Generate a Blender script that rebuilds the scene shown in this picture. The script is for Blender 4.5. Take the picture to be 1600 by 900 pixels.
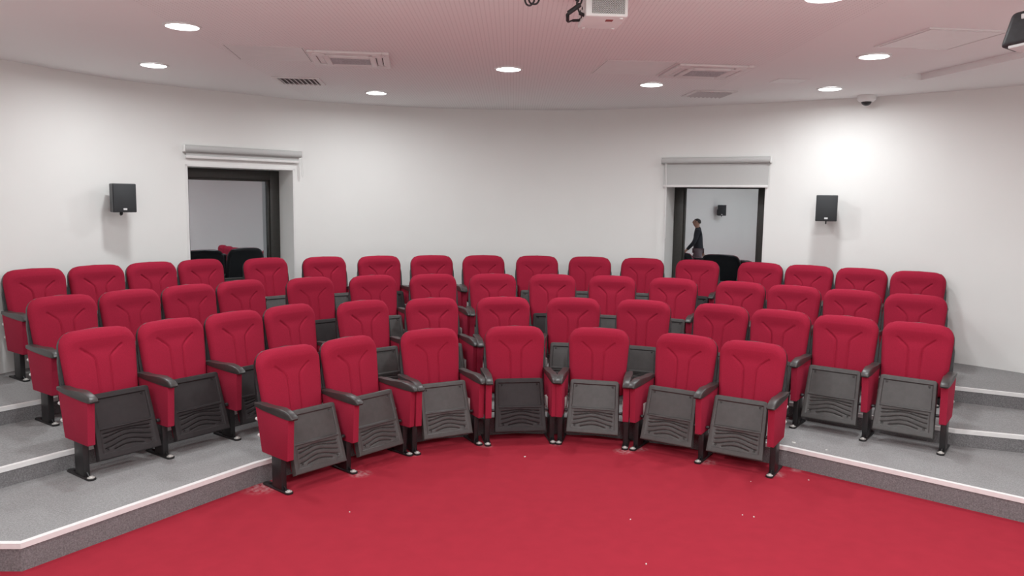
import bpy, bmesh, math, random
from mathutils import Vector, Matrix
random.seed(7)
SC = bpy.context.scene
for o in list(bpy.data.objects):
    bpy.data.objects.remove(o)

# ------------------------------------------------------------ camera, world, light
CAM_H = 2.051
PITCH, ROLL, FPX = 0.1115, 0.0142, 1208.25
cam_d = bpy.data.cameras.new('camera'); cam = bpy.data.objects.new('camera', cam_d)
SC.collection.objects.link(cam); SC.camera = cam
cam_d.sensor_width = 36.0; cam_d.lens = FPX / 1600 * 36.0; cam_d.clip_start = 0.05
_F = Vector((0, math.cos(PITCH), -math.sin(PITCH))); _R = Vector((1, 0, 0)); _U = Vector((0, math.sin(PITCH), math.cos(PITCH)))
_X = _R * math.cos(ROLL) + _U * math.sin(ROLL); _Y = -_R * math.sin(ROLL) + _U * math.cos(ROLL); _Z = -_F
cam.matrix_world = Matrix(((_X.x, _Y.x, _Z.x, 0), (_X.y, _Y.y, _Z.y, 0), (_X.z, _Y.z, _Z.z, CAM_H), (0, 0, 0, 1)))

LAMP = 14.0                      # glow of the downlight lenses
LAMP_W = 20.5                    # light each downlight sends down into the room
LAMP_COL = (0.95, 0.99, 1.0)
wd = bpy.data.worlds.new('night'); SC.world = wd; wd.use_nodes = True
wd.node_tree.nodes['Background'].inputs[0].default_value = (0.02, 0.022, 0.03, 1)
wd.node_tree.nodes['Background'].inputs[1].default_value = 0.3
SC.view_settings.view_transform = 'Standard'
SC.view_settings.look = 'None'
SC.view_settings.gamma = 1.0
SC.view_settings.use_curve_mapping = False
SC.view_settings.exposure = -0.13

# ------------------------------------------------------------ helpers
COL = SC.collection
ZC = 3.25
H = [0.0, 0.1565, 0.2872, 0.4228]


def link(name, data, parent=None):
    o = bpy.data.objects.new(name, data)
    COL.objects.link(o)
    if parent is not None:
        o.parent = parent
    return o


def tag(o, label=None, cat=None, group=None, kind=None):
    if label: o['label'] = label
    if cat: o['category'] = cat
    if group: o['group'] = group
    if kind: o['kind'] = kind
    return o


def thing(name, label, cat, loc=(0, 0, 0), rz=0.0, group=None):
    o = link(name, None)
    o.location = loc; o.rotation_euler = (0, 0, rz); o.empty_display_size = 0.1
    return tag(o, label, cat, group)


def to_mesh(bm, name, mat, smooth=None):
    bmesh.ops.recalc_face_normals(bm, faces=bm.faces)
    me = bpy.data.meshes.new(name)
    bm.to_mesh(me); bm.free()
    for m in (mat if isinstance(mat, (list, tuple)) else [mat]):
        me.materials.append(m)
    if smooth is not None:
        for p in me.polygons: p.use_smooth = True
        me.set_sharp_from_angle(angle=math.radians(smooth))
    return me


def bm_box(bm, x0, x1, y0, y1, z0, z1, bev=0.0, seg=2, M=None):
    vs = [bm.verts.new((x, y, z)) for x in (x0, x1) for y in (y0, y1) for z in (z0, z1)]
    idx = [(0, 1, 3, 2), (4, 6, 7, 5), (0, 4, 5, 1), (2, 3, 7, 6), (0, 2, 6, 4), (1, 5, 7, 3)]
    fs = [bm.faces.new([vs[i] for i in f]) for f in idx]
    new = list(vs)
    if bev > 0:
        es = list({e for f in fs for e in f.edges})
        r = bmesh.ops.bevel(bm, geom=es, offset=bev, segments=seg, affect='EDGES', profile=0.5)
        new = list({v for f in r['faces'] for v in f.verts} | {v for v in vs if v.is_valid})
    if M is not None:
        bmesh.ops.transform(bm, matrix=M, verts=[v for v in new if v.is_valid])
    return new


def bm_prism(bm, pts, axis, a, b, bev=0.0, seg=2, M=None):
    """extrude an outline; axis 'x': pts are (y, z); axis 'z': pts are (x, y); axis 'y': pts are (x, z)"""
    def P(p, t):
        return {'x': (t, p[0], p[1]), 'z': (p[0], p[1], t), 'y': (p[0], t, p[1])}[axis]
    va = [bm.verts.new(P(p, a)) for p in pts]; vb = [bm.verts.new(P(p, b)) for p in pts]
    n = len(pts)
    fs = [bm.faces.new(va), bm.faces.new(vb[::-1])]
    for i in range(n):
        fs.append(bm.faces.new((va[i], vb[i], vb[(i + 1) % n], va[(i + 1) % n])))
    new = va + vb
    if bev > 0:
        es = list(set(fs[0].edges) | set(fs[1].edges))
        r = bmesh.ops.bevel(bm, geom=es, offset=bev, segments=seg, affect='EDGES', profile=0.5)
        new = list({v for f in r['faces'] for v in f.verts} | {v for v in new if v.is_valid})
        for f in fs:
            if f.is_valid: new += list(f.verts)
        new = list(set(new))
    if M is not None:
        bmesh.ops.transform(bm, matrix=M, verts=[v for v in new if v.is_valid])
    return new


def bm_lathe(bm, prof, n=32, M=None, cap=True):
    """revolve (r, z) about Z"""
    rings = []
    for r, z in prof:
        rings.append([bm.verts.new((r * math.cos(2 * math.pi * i / n), r * math.sin(2 * math.pi * i / n), z)) for i in range(n)])
    for a, b in zip(rings[:-1], rings[1:]):
        for i in range(n):
            bm.faces.new((a[i], a[(i + 1) % n], b[(i + 1) % n], b[i]))
    if cap:
        bm.faces.new(rings[0]); bm.faces.new(rings[-1])
    vs = [v for r in rings for v in r]
    if M is not None:
        bmesh.ops.transform(bm, matrix=M, verts=vs)
    return vs


def catmull(pts, n=8, closed=False):
    pts = [Vector(p) for p in pts]
    out = []
    m = len(pts)
    for i in range(m - 1):
        p0 = pts[max(i - 1, 0)]; p1 = pts[i]; p2 = pts[i + 1]; p3 = pts[min(i + 2, m - 1)]
        for k in range(n):
            t = k / n
            out.append(0.5 * ((2 * p1) + (p2 - p0) * t + (2 * p0 - 5 * p1 + 4 * p2 - p3) * t * t + (3 * p1 - p0 - 3 * p2 + p3) * t ** 3))
    out.append(pts[-1])
    return out


def bm_tube(bm, pts, r, n=8, smooth=6):
    P = catmull(pts, smooth) if smooth else [Vector(p) for p in pts]
    rings = []
    up = Vector((0.13, 0.27, 0.95)).normalized()
    for i, p in enumerate(P):
        d = (P[min(i + 1, len(P) - 1)] - P[max(i - 1, 0)]).normalized()
        a = d.cross(up)
        if a.length < 1e-3: a = d.cross(Vector((1, 0, 0)))
        a.normalize(); b = d.cross(a)
        rr = r(i / (len(P) - 1)) if callable(r) else r
        rings.append([bm.verts.new(p + (a * math.cos(2 * math.pi * k / n) + b * math.sin(2 * math.pi * k / n)) * rr) for k in range(n)])
    for A, B in zip(rings[:-1], rings[1:]):
        for k in range(n):
            bm.faces.new((A[k], A[(k + 1) % n], B[(k + 1) % n], B[k]))
    bm.faces.new(rings[0]); bm.faces.new(rings[-1])


# ------------------------------------------------------------ materials
def mat(name, col, rough=0.8, metal=0.0, spec=0.5, noise=None, bump=None, sheen=0.0, emit=None, var=0.1):
    """noise = scale of colour mottling (amount var), bump = (scale, strength)"""
    m = bpy.data.materials.new(name); m.use_nodes = True
    nt = m.node_tree; B = nt.nodes['Principled BSDF']
    B.inputs['Base Color'].default_value = (*col, 1); B.inputs['Roughness'].default_value = rough
    B.inputs['Metallic'].default_value = metal; B.inputs['Specular IOR Level'].default_value = spec
    if sheen:
        B.inputs['Sheen Weight'].default_value = sheen; B.inputs['Sheen Roughness'].default_value = 0.45
        B.inputs['Sheen Tint'].default_value = (min(1, col[0] * 2), col[1] * 3, col[2] * 3, 1)
    tc = nt.nodes.new('ShaderNodeTexCoord')
    if noise:
        n = nt.nodes.new('ShaderNodeTexNoise'); n.inputs['Scale'].default_value = noise; n.inputs['Detail'].default_value = 4
        nt.links.new(tc.outputs['Object'], n.inputs['Vector'])
        r = nt.nodes.new('ShaderNodeValToRGB')
        r.color_ramp.elements[0].position = 0.3; r.color_ramp.elements[1].position = 0.7
        r.color_ramp.elements[0].color = (*[c * (1 - var) for c in col], 1)
        r.color_ramp.elements[1].color = (*[min(1, c * (1 + var)) for c in col], 1)
        nt.links.new(n.outputs['Fac'], r.inputs['Fac']); nt.links.new(r.outputs['Color'], B.inputs['Base Color'])
    if bump:
        n2 = nt.nodes.new('ShaderNodeTexNoise'); n2.inputs['Scale'].default_value = bump[0]; n2.inputs['Detail'].default_value = 3
        nt.links.new(tc.outputs['Object'], n2.inputs['Vector'])
        bp = nt.nodes.new('ShaderNodeBump'); bp.inputs['Strength'].default_value = bump[1]; bp.inputs['Distance'].default_value = 0.004
        nt.links.new(n2.outputs['Fac'], bp.inputs['Height']); nt.links.new(bp.outputs['Normal'], B.inputs['Normal'])
    if emit:
        B.inputs['Emission Color'].default_value = (*emit[0], 1); B.inputs['Emission Strength'].default_value = emit[1]
    return m


M_wall = mat('white_wall_paint', (0.87, 0.865, 0.845), 0.75, noise=1.2, var=0.015, bump=(60, 0.05))
M_ceil = mat('white_ceiling_paint', (0.90, 0.895, 0.89), 0.9)
M_white = mat('white_enamel', (0.84, 0.83, 0.82), 0.45, noise=8, var=0.02)
M_offwhite = mat('off_white_plastic', (0.82, 0.80, 0.79), 0.5, noise=10, var=0.03)
M_red = mat('red_upholstery', (0.36, 0.017, 0.046), 0.9, spec=0.15, noise=260, var=0.16, bump=(420, 0.25), sheen=0.16)
M_redpanel = mat('red_panel_fabric', (0.335, 0.018, 0.047), 0.9, spec=0.2, noise=260, var=0.14, bump=(420, 0.2), sheen=0.2)
M_plastic = mat('charcoal_plastic', (0.072, 0.068, 0.066), 0.42, spec=0.5, noise=30, var=0.10, bump=(300, 0.05))
M_plastic_black = mat('black_seat_plastic', (0.034, 0.029, 0.030), 0.55, spec=0.25, noise=30, var=0.10, bump=(300, 0.05))
M_shell = mat('black_shell_plastic', (0.022, 0.022, 0.024), 0.38, noise=25, var=0.15)
M_arm = mat('dark_grey_armrest', (0.050, 0.046, 0.045), 0.36, noise=30, var=0.10)
M_leg = mat('black_powder_coat', (0.018, 0.016, 0.017), 0.38, noise=60, var=0.15)
M_bolt = mat('worn_bolt_metal', (0.62, 0.60, 0.57), 0.45, metal=0.3, noise=200, var=0.2)
M_duct = mat('dim_duct_grey', (0.26, 0.25, 0.25), 0.8, noise=30, var=0.1)
M_bounce = mat('pale_bounce_boards', (0.72, 0.70, 0.67), 0.6, noise=3, var=0.06)
M_zinc = mat('white_hinge_metal', (0.66, 0.64, 0.62), 0.45, noise=60, var=0.08)
M_carpet = mat('red_carpet', (0.345, 0.023, 0.040), 0.95, spec=0.1, noise=9, var=0.05, bump=(380, 0.5), sheen=0.15)
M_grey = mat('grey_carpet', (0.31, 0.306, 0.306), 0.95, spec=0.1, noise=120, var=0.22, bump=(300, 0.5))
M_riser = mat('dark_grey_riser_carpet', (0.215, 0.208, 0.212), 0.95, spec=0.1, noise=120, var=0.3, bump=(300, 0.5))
M_nosing = mat('white_nosing', (0.86, 0.85, 0.84), 0.4, noise=20, var=0.03)
M_frame = mat('dark_bronze_frame', (0.040, 0.038, 0.034), 0.45, noise=30, var=0.12)
M_blind = mat('pale_grey_blind_fabric', (0.56, 0.56, 0.55), 0.85, noise=160, var=0.05, bump=(300, 0.1))
M_alu = mat('brushed_light_aluminium', (0.62, 0.61, 0.60), 0.45, metal=0.25, noise=40, var=0.05)
M_spk = mat('black_speaker_grille', (0.030, 0.033, 0.036), 0.6, noise=600, var=0.5, bump=(700, 0.3))
M_spkbox = mat('black_speaker_cabinet', (0.030, 0.032, 0.036), 0.5, noise=40, var=0.15)
M_badge = mat('silver_badge', (0.72, 0.72, 0.72), 0.4, noise=100, var=0.1)
M_dark = mat('dark_void', (0.012, 0.011, 0.011), 0.8, noise=20, var=0.2)
M_slotgrey = mat('grey_louvre', (0.68, 0.67, 0.67), 0.6, noise=40, var=0.05)
M_mesh = mat('grey_intake_grille', (0.50, 0.47, 0.49), 0.7, noise=90, var=0.25)
M_cable = mat('black_cable', (0.016, 0.014, 0.016), 0.5, noise=80, var=0.2)
M_lens = mat('lit_lens', (0.9, 0.9, 0.9), 0.5, emit=(LAMP_COL, LAMP))
M_skin = mat('skin', (0.42, 0.24, 0.17), 0.55, noise=40, var=0.06)
M_hair = mat('dark_hair', (0.02, 0.016, 0.014), 0.7, noise=120, var=0.3)
M_jacket = mat('dark_top_cloth', (0.018, 0.02, 0.026), 0.85, noise=150, var=0.2)
M_trouser = mat('grey_trouser_cloth', (0.16, 0.13, 0.14), 0.9, noise=150, var=0.15)
M_shoe = mat('dark_shoe', (0.03, 0.026, 0.024), 0.5, noise=60, var=0.2)
M_paper = mat('white_paper', (0.78, 0.77, 0.74), 0.9, noise=60, var=0.05)
M_redbtn = mat('dull_red_sticker', (0.30, 0.06, 0.06), 0.6, noise=60, var=0.1)

# ceiling: fine perforations (holes) over the middle field
nt = M_ceil.node_tree; B = nt.nodes['Principled BSDF']
tc = nt.nodes.new('ShaderNodeTexCoord'); sep = nt.nodes.new('ShaderNodeSeparateXYZ'); nt.links.new(tc.outputs['Object'], sep.inputs[0])


def mth(op, a, b=None):
    n = nt.nodes.new('ShaderNodeMath'); n.operation = op
    for i, v in enumerate((a, b)):
        if v is None: continue
        if isinstance(v, (int, float)): n.inputs[i].default_value = v
        else: nt.links.new(v, n.inputs[i])
    return n.outputs[0]


PITCH_H = 0.030
fx = mth('SUBTRACT', mth('FRACT', mth('DIVIDE', sep.outputs[0], PITCH_H)), 0.5)
fy = mth('SUBTRACT', mth('FRACT', mth('DIVIDE', sep.outputs[1], PITCH_H)), 0.5)
rad = mth('SQRT', mth('ADD', mth('MULTIPLY', fx, fx), mth('MULTIPLY', fy, fy)))
hole = mth('LESS_THAN', rad, 0.13)
inx = mth('LESS_THAN', mth('ABSOLUTE', mth('SUBTRACT', sep.outputs[0], mth('MULTIPLY', sep.outputs[1], -0.02))), 2.28)
mask = mth('MULTIPLY', hole, inx)
mx = nt.nodes.new('ShaderNodeMix'); mx.data_type = 'RGBA'
nt.links.new(mask, mx.inputs[0])
mx.inputs[6].default_value = (0.90, 0.895, 0.89, 1); mx.inputs[7].default_value = (0.55, 0.53, 0.53, 1)
nt.links.new(mx.outputs[2], B.inputs['Base Color'])

# pale plaster dust trodden into the carpet beside some of the foot plates
nt = M_carpet.node_tree; B = nt.nodes['Principled BSDF']
tc = nt.nodes.new('ShaderNodeTexCoord'); acc = None
for px, py, pr in ((-1.12, 5.62, .10), (-1.76, 5.34, .18), (-.77, 6.08, .06), (-.20, 6.33, .07), (.39, 6.39, .06), (.95, 6.24, .10), (1.09, 6.30, .08), (1.58, 6.00, .09), (2.05, 5.74, .08), (2.24, 5.84, .06)):
    d = nt.nodes.new('ShaderNodeVectorMath'); d.operation = 'DISTANCE'; nt.links.new(tc.outputs['Object'], d.inputs[0]); d.inputs[1].default_value = (px, py, 0)
    m_ = mth('MAXIMUM', mth('SUBTRACT', 1.0, mth('DIVIDE', d.outputs['Value'], pr)), 0.0)
    acc = m_ if acc is None else mth('MAXIMUM', acc, m_)
dn = nt.nodes.new('ShaderNodeTexNoise'); dn.inputs['Scale'].default_value = 34; dn.inputs['Detail'].default_value = 5; nt.links.new(tc.outputs['Object'], dn.inputs['Vector'])
fac = mth('MINIMUM', mth('MAXIMUM', mth('MULTIPLY', mth('MULTIPLY', acc, mth('SUBTRACT', dn.outputs['Fac'], 0.38)), 2.6), 0.0), 0.75)
mx = nt.nodes.new('ShaderNodeMix'); mx.data_type = 'RGBA'; nt.links.new(fac, mx.inputs[0])
nt.links.new(B.inputs['Base Color'].links[0].from_socket, mx.inputs[6]); mx.inputs[7].default_value = (0.55, 0.42, 0.42, 1)
nt.links.new(mx.outputs[2], B.inputs['Base Color'])

# window glass at night: partly mirrors the room, partly lets the dark outside through
M_glass = bpy.data.materials.new('night_window_glass'); M_glass.use_nodes = True
nt = M_glass.node_tree
for n in list(nt.nodes): nt.nodes.remove(n)
out = nt.nodes.new('ShaderNodeOutputMaterial'); mixs = nt.nodes.new('ShaderNodeMixShader')
tr = nt.nodes.new('ShaderNodeBsdfTransparent'); gl = nt.nodes.new('ShaderNodeBsdfGlossy')
tr.inputs[0].default_value = (0.45, 0.47, 0.5, 1); gl.inputs[0].default_value = (0.90, 0.955, 1.0, 1); gl.inputs['Roughness'].default_value = 0.0
mixs.inputs[0].default_value = 0.45
nt.links.new(tr.outputs[0], mixs.inputs[1]); nt.links.new(gl.outputs[0], mixs.inputs[2]); nt.links.new(mixs.outputs[0], out.inputs[0])

# ------------------------------------------------------------ room shell
WL = ((-3.642, 8.723), (-2.712, 9.579))       # left window opening on the wall line
WR = ((1.942, 9.879), (3.008, 9.320))         # right window opening
W_SILL, W_HEAD, REVEAL = 0.93, 2.39, 0.36
seg_a = [(-4.90, 4.60), (-4.885, 5.30), (-4.83, 6.0), (-4.74, 6.6), (-4.595, 7.074), (-4.365, 7.665), (-4.048, 8.275), WL[0]]
seg_b = [WL[1], (-2.553, 9.711), (-1.985, 10.025), (-1.2, 10.27), (-0.369, 10.365), (0.387, 10.362), (0.95, 10.265), (1.603, 10.045), WR[0]]
seg_c = [WR[1], (3.816, 8.794), (4.40, 8.31), (4.97, 7.731), (5.32, 7.2), (5.52, 6.6), (5.62, 5.9), (5.65, 4.6)]
A_ = [tuple(p) for p in catmull([(x, y, 0) for x, y in seg_a], 4)]
B_ = [tuple(p) for p in catmull([(x, y, 0) for x, y in seg_b], 4)]
C_ = [tuple(p) for p in catmull([(x, y, 0) for x, y in seg_c], 4)]
A_ = [(p[0], p[1]) for p in A_]; B_ = [(p[0], p[1]) for p in B_]; C_ = [(p[0], p[1]) for p in C_]
WALL = A_ + B_ + C_
FRONT_Y = -3.5

bm = bmesh.new()


def quad(bm, a, b, z0, z1):
    vs = [bm.verts.new((a[0], a[1], z0)), bm.verts.new((b[0], b[1], z0)), bm.verts.new((b[0], b[1], z1)), bm.verts.new((a[0], a[1], z1))]
    return bm.faces.new(vs)


for P in (A_, B_, C_):
    for a, b in zip(P[:-1], P[1:]): quad(bm, a, b, 0, ZC)


def wnorm(w):
    d = Vector((w[1][0] - w[0][0], w[1][1] - w[0][1])).normalized()
    return d, Vector((-d.y, d.x))            # along, outward


for w in (WL, WR):
    quad(bm, w[0], w[1], 0, W_SILL); quad(bm, w[0], w[1], W_HEAD, ZC)
    d, n = wnorm(w)
    a0 = Vector(w[0]); b0 = Vector(w[1]); a1 = a0 + n * (REVEAL + 0.09); b1 = b0 + n * (REVEAL + 0.09)
    quad(bm, a0, a1, W_SILL, W_HEAD); quad(bm, b0, b1, W_SILL, W_HEAD)
    for z in (W_SILL, W_HEAD):
        bm.faces.new([bm.verts.new((p.x, p.y, z)) for p in (a0, b0, b1, a1)])
bmesh.ops.remove_doubles(bm, verts=bm.verts, dist=0.0005)
tag(link('wall_back', to_mesh(bm, 'wall_back', M_wall, 35)), kind='structure')
for nm, a, b in (('wall_left', (-4.90, FRONT_Y), (-4.90, 4.60)), ('wall_right', (5.65, 4.60), (5.65, FRONT_Y)), ('wall_front', (5.65, FRONT_Y), (-4.90, FRONT_Y))):
    bm = bmesh.new(); quad(bm, a, b, 0, ZC)
    tag(link(nm, to_mesh(bm, nm, M_wall)), kind='structure')

ROOM = [(-4.90, FRONT_Y)] + WALL + [(5.65, FRONT_Y)]
bm = bmesh.new(); bm.faces.new([bm.verts.new((x, y, 0)) for x, y in ROOM])
tag(link('floor', to_mesh(bm, 'floor', M_carpet)), kind='structure')

bm = bmesh.new(); bm_box(bm, -3.6, 4.4, FRONT_Y + .01, 3.0, 0, .38, .01, 2)  # unseen pale platform, added to bounce neutral light onto the ceiling
tag(link('bounce_stage', to_mesh(bm, 'bounce_stage', M_bounce, 30)), kind='structure')

# ceiling with the long recessed slot on the right
SLOT = [(3.58, 7.42), (3.856, 7.53), (4.062, 6.348), (4.45, 3.6), (4.02, 3.6), (3.724, 6.05)]
bm = bmesh.new()
for loop in (ROOM, SLOT):
    vs = [bm.verts.new((x, y, ZC)) for x, y in loop]
    for i in range(len(vs)): bm.edges.new((vs[i], vs[(i + 1) % len(vs)]))
bmesh.ops.triangle_fill(bm, edges=bm.edges[:], use_beauty=True)
for f in [f for f in bm.faces]:                      # drop any triangle that fell inside the slot
    c = f.calc_center_median(); ins = False
    for (x1, y1), (x2, y2) in zip(SLOT, SLOT[1:] + SLOT[:1]):
        if (y1 > c.y) != (y2 > c.y) and c.x < (x2 - x1) * (c.y - y1) / (y2 - y1) + x1: ins = not ins
    if ins: bm.faces.remove(f)
for p, q in zip(SLOT, SLOT[1:] + SLOT[:1]): quad(bm, p, q, ZC, ZC + 0.06)
bm.faces.new([bm.verts.new((x, y, ZC + 0.06)) for x, y in SLOT])
tag(link('ceiling', to_mesh(bm, 'ceiling', M_ceil)), kind='structure')

# ------------------------------------------------------------ seats: (x, y, heading) of every chair
ROWS = {
 1: [(-1.634, 5.658, .860), (-1.269, 6.082, .860), (-.681, 6.539, .504), (.038, 6.743, .147), (.767, 6.710, -.209), (1.461, 6.431, -.566), (1.934, 6.132, -.566)],
 2: [(-2.933, 5.444, .942), (-2.604, 5.898, .942), (-2.275, 6.350, .942), (-1.945, 6.803, .942), (-1.370, 7.169, .679), (-.758, 7.430, .416), (-.074, 7.581, .153), (.612, 7.608, -.111), (1.280, 7.499, -.374), (1.964, 7.249, -.637), (2.414, 6.915, -.637), (2.864, 6.583, -.637), (3.315, 6.249, -.637)],
 3: [(-3.633, 6.232, .948), (-3.306, 6.687, .948), (-2.978, 7.142, .948), (-2.652, 7.597, .948), (-2.069, 7.975, .751), (-1.479, 8.286, .553), (-.861, 8.516, .356), (-.209, 8.653, .159), (.456, 8.688, -.038), (1.116, 8.618, -.235), (1.758, 8.443, -.432), (2.409, 8.166, -.629), (2.862, 7.837, -.629), (3.314, 7.507, -.629), (3.768, 7.178, -.629)],
 4: [(-4.379, 7.086, .938), (-4.047, 7.538, .938), (-3.716, 7.989, .938), (-3.385, 8.441, .938), (-2.784, 8.771, .782), (-2.192, 9.074, .627), (-1.597, 9.339, .472), (-.986, 9.548, .316), (-.355, 9.680, .161), (.314, 9.732, .005), (.972, 9.700, -.150), (1.611, 9.588, -.305), (2.245, 9.398, -.461), (2.921, 9.132, -.616), (3.379, 8.809, -.616), (3.836, 8.486, -.616), (4.293, 8.161, -.616)]}
NBLK = {1: 2, 2: 4, 3: 4, 4: 4}
SP = 0.56


def loc_pt(c, lx, f):
    X, Y, th = c
    return (X + lx * math.cos(th) + f * math.sin(th), Y + lx * math.sin(th) - f * math.cos(th))


def edge_line(r, ext_l, ext_r):
    cs = ROWS[r]; pts = []
    pts += ext_l
    pts.append(loc_pt(cs[0], -SP / 2 - .05, .045))
    for c in cs: pts.append(loc_pt(c, 0, .045))
    pts.append(loc_pt(cs[-1], SP / 2 + .05, .045))
    pts += ext_r
    return pts


def offset_poly(P, d):
    """shift an open polyline sideways (d > 0 to the left of its direction)"""
    out = []
    for i, p in enumerate(P):
        a = Vector(P[max(i - 1, 0)]); b = Vector(P[min(i + 1, len(P) - 1)]); q = Vector(p)
        if 0 < i < len(P) - 1:
            d1 = (q - a).normalized(); d2 = (b - q).normalized()
            n1 = Vector((-d1.y, d1.x)); n2 = Vector((-d2.y, d2.x)); m = (n1 + n2).normalized()
            out.append(tuple(q + m * (d / max(0.3, m.dot(n1)))))
        else:
            t = (b - a).normalized(); out.append(tuple(q + Vector((-t.y, t.x)) * d))
    return out


EDGES = {1: edge_line(1, [(-4.88, 3.96), (-2.66, 4.03)], [(3.385, 4.885), (4.50, 4.0), (5.63, 4.0)]),
         2: edge_line(2, [(-4.88, 4.28), (-3.62, 4.30)], [(4.01, 5.865), (5.615, 4.70)]),
         3: edge_line(3, [(-4.868, 4.62), (-4.62, 4.72)], [(4.52, 6.67), (5.55, 5.90)])}
for k in (1, 2, 3):
    E_ = EDGES[k]
    back = [p for p in WALL if (p[1] > E_[0][1] + 0.01 and p[0] < 0) or (p[0] >= 0 and p[1] > E_[-1][1] + 0.01)]
    poly = E_ + back[::-1]
    bm = bmesh.new()
    top = [bm.verts.new((x, y, H[k])) for x, y in poly]
    for i in range(len(top)): bm.edges.new((top[i], top[(i + 1) % len(top)]))
    bmesh.ops.triangle_fill(bm, edges=bm.edges[:], use_beauty=True)
    def inside(c):
        ins = False
        for (x1, y1), (x2, y2) in zip(poly, poly[1:] + poly[:1]):
            if (y1 > c.y) != (y2 > c.y) and c.x < (x2 - x1) * (c.y - y1) / (y2 - y1) + x1: ins = not ins
        return ins
    for f in bm.faces[:]:
        if not inside(f.calc_center_median()): bm.faces.remove(f)
    for f in bm.faces: f.material_index = 0
    z0 = H[k - 1]
    for a, b in zip(E_[:-1], E_[1:]):
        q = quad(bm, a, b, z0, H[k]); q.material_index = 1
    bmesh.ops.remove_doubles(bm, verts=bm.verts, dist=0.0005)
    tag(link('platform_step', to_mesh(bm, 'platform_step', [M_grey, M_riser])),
        kind='structure')
    # nosing strip: L profile along the edge
    bm = bmesh.new()
    fo = offset_poly(E_, -0.006); bo = offset_poly(E_, 0.030)
    prof = [(fo, H[k] - 0.026), (fo, H[k] + 0.005), (bo, H[k] + 0.005), (bo, H[k] + 0.0005)]
    nl = 2; lo = nl + 1 + NBLK[k]; hi = len(E_) - (3 if k == 1 else 2) - 1 - NBLK[k]      # none along the curved middle
    for sa, sb in ((0, lo), (hi, len(E_))):
        rings = [[bm.verts.new((x, y, z)) for x, y in L[sa:sb]] for L, z in prof]
        for Ra, Rb in zip(rings[:-1], rings[1:]):
            for i in range(len(Ra) - 1):
                bm.faces.new((Ra[i], Ra[i + 1], Rb[i + 1], Rb[i]))
    tag(link('trim_%d' % k, to_mesh(bm, 'nosing', M_nosing)), kind='structure')

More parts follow.
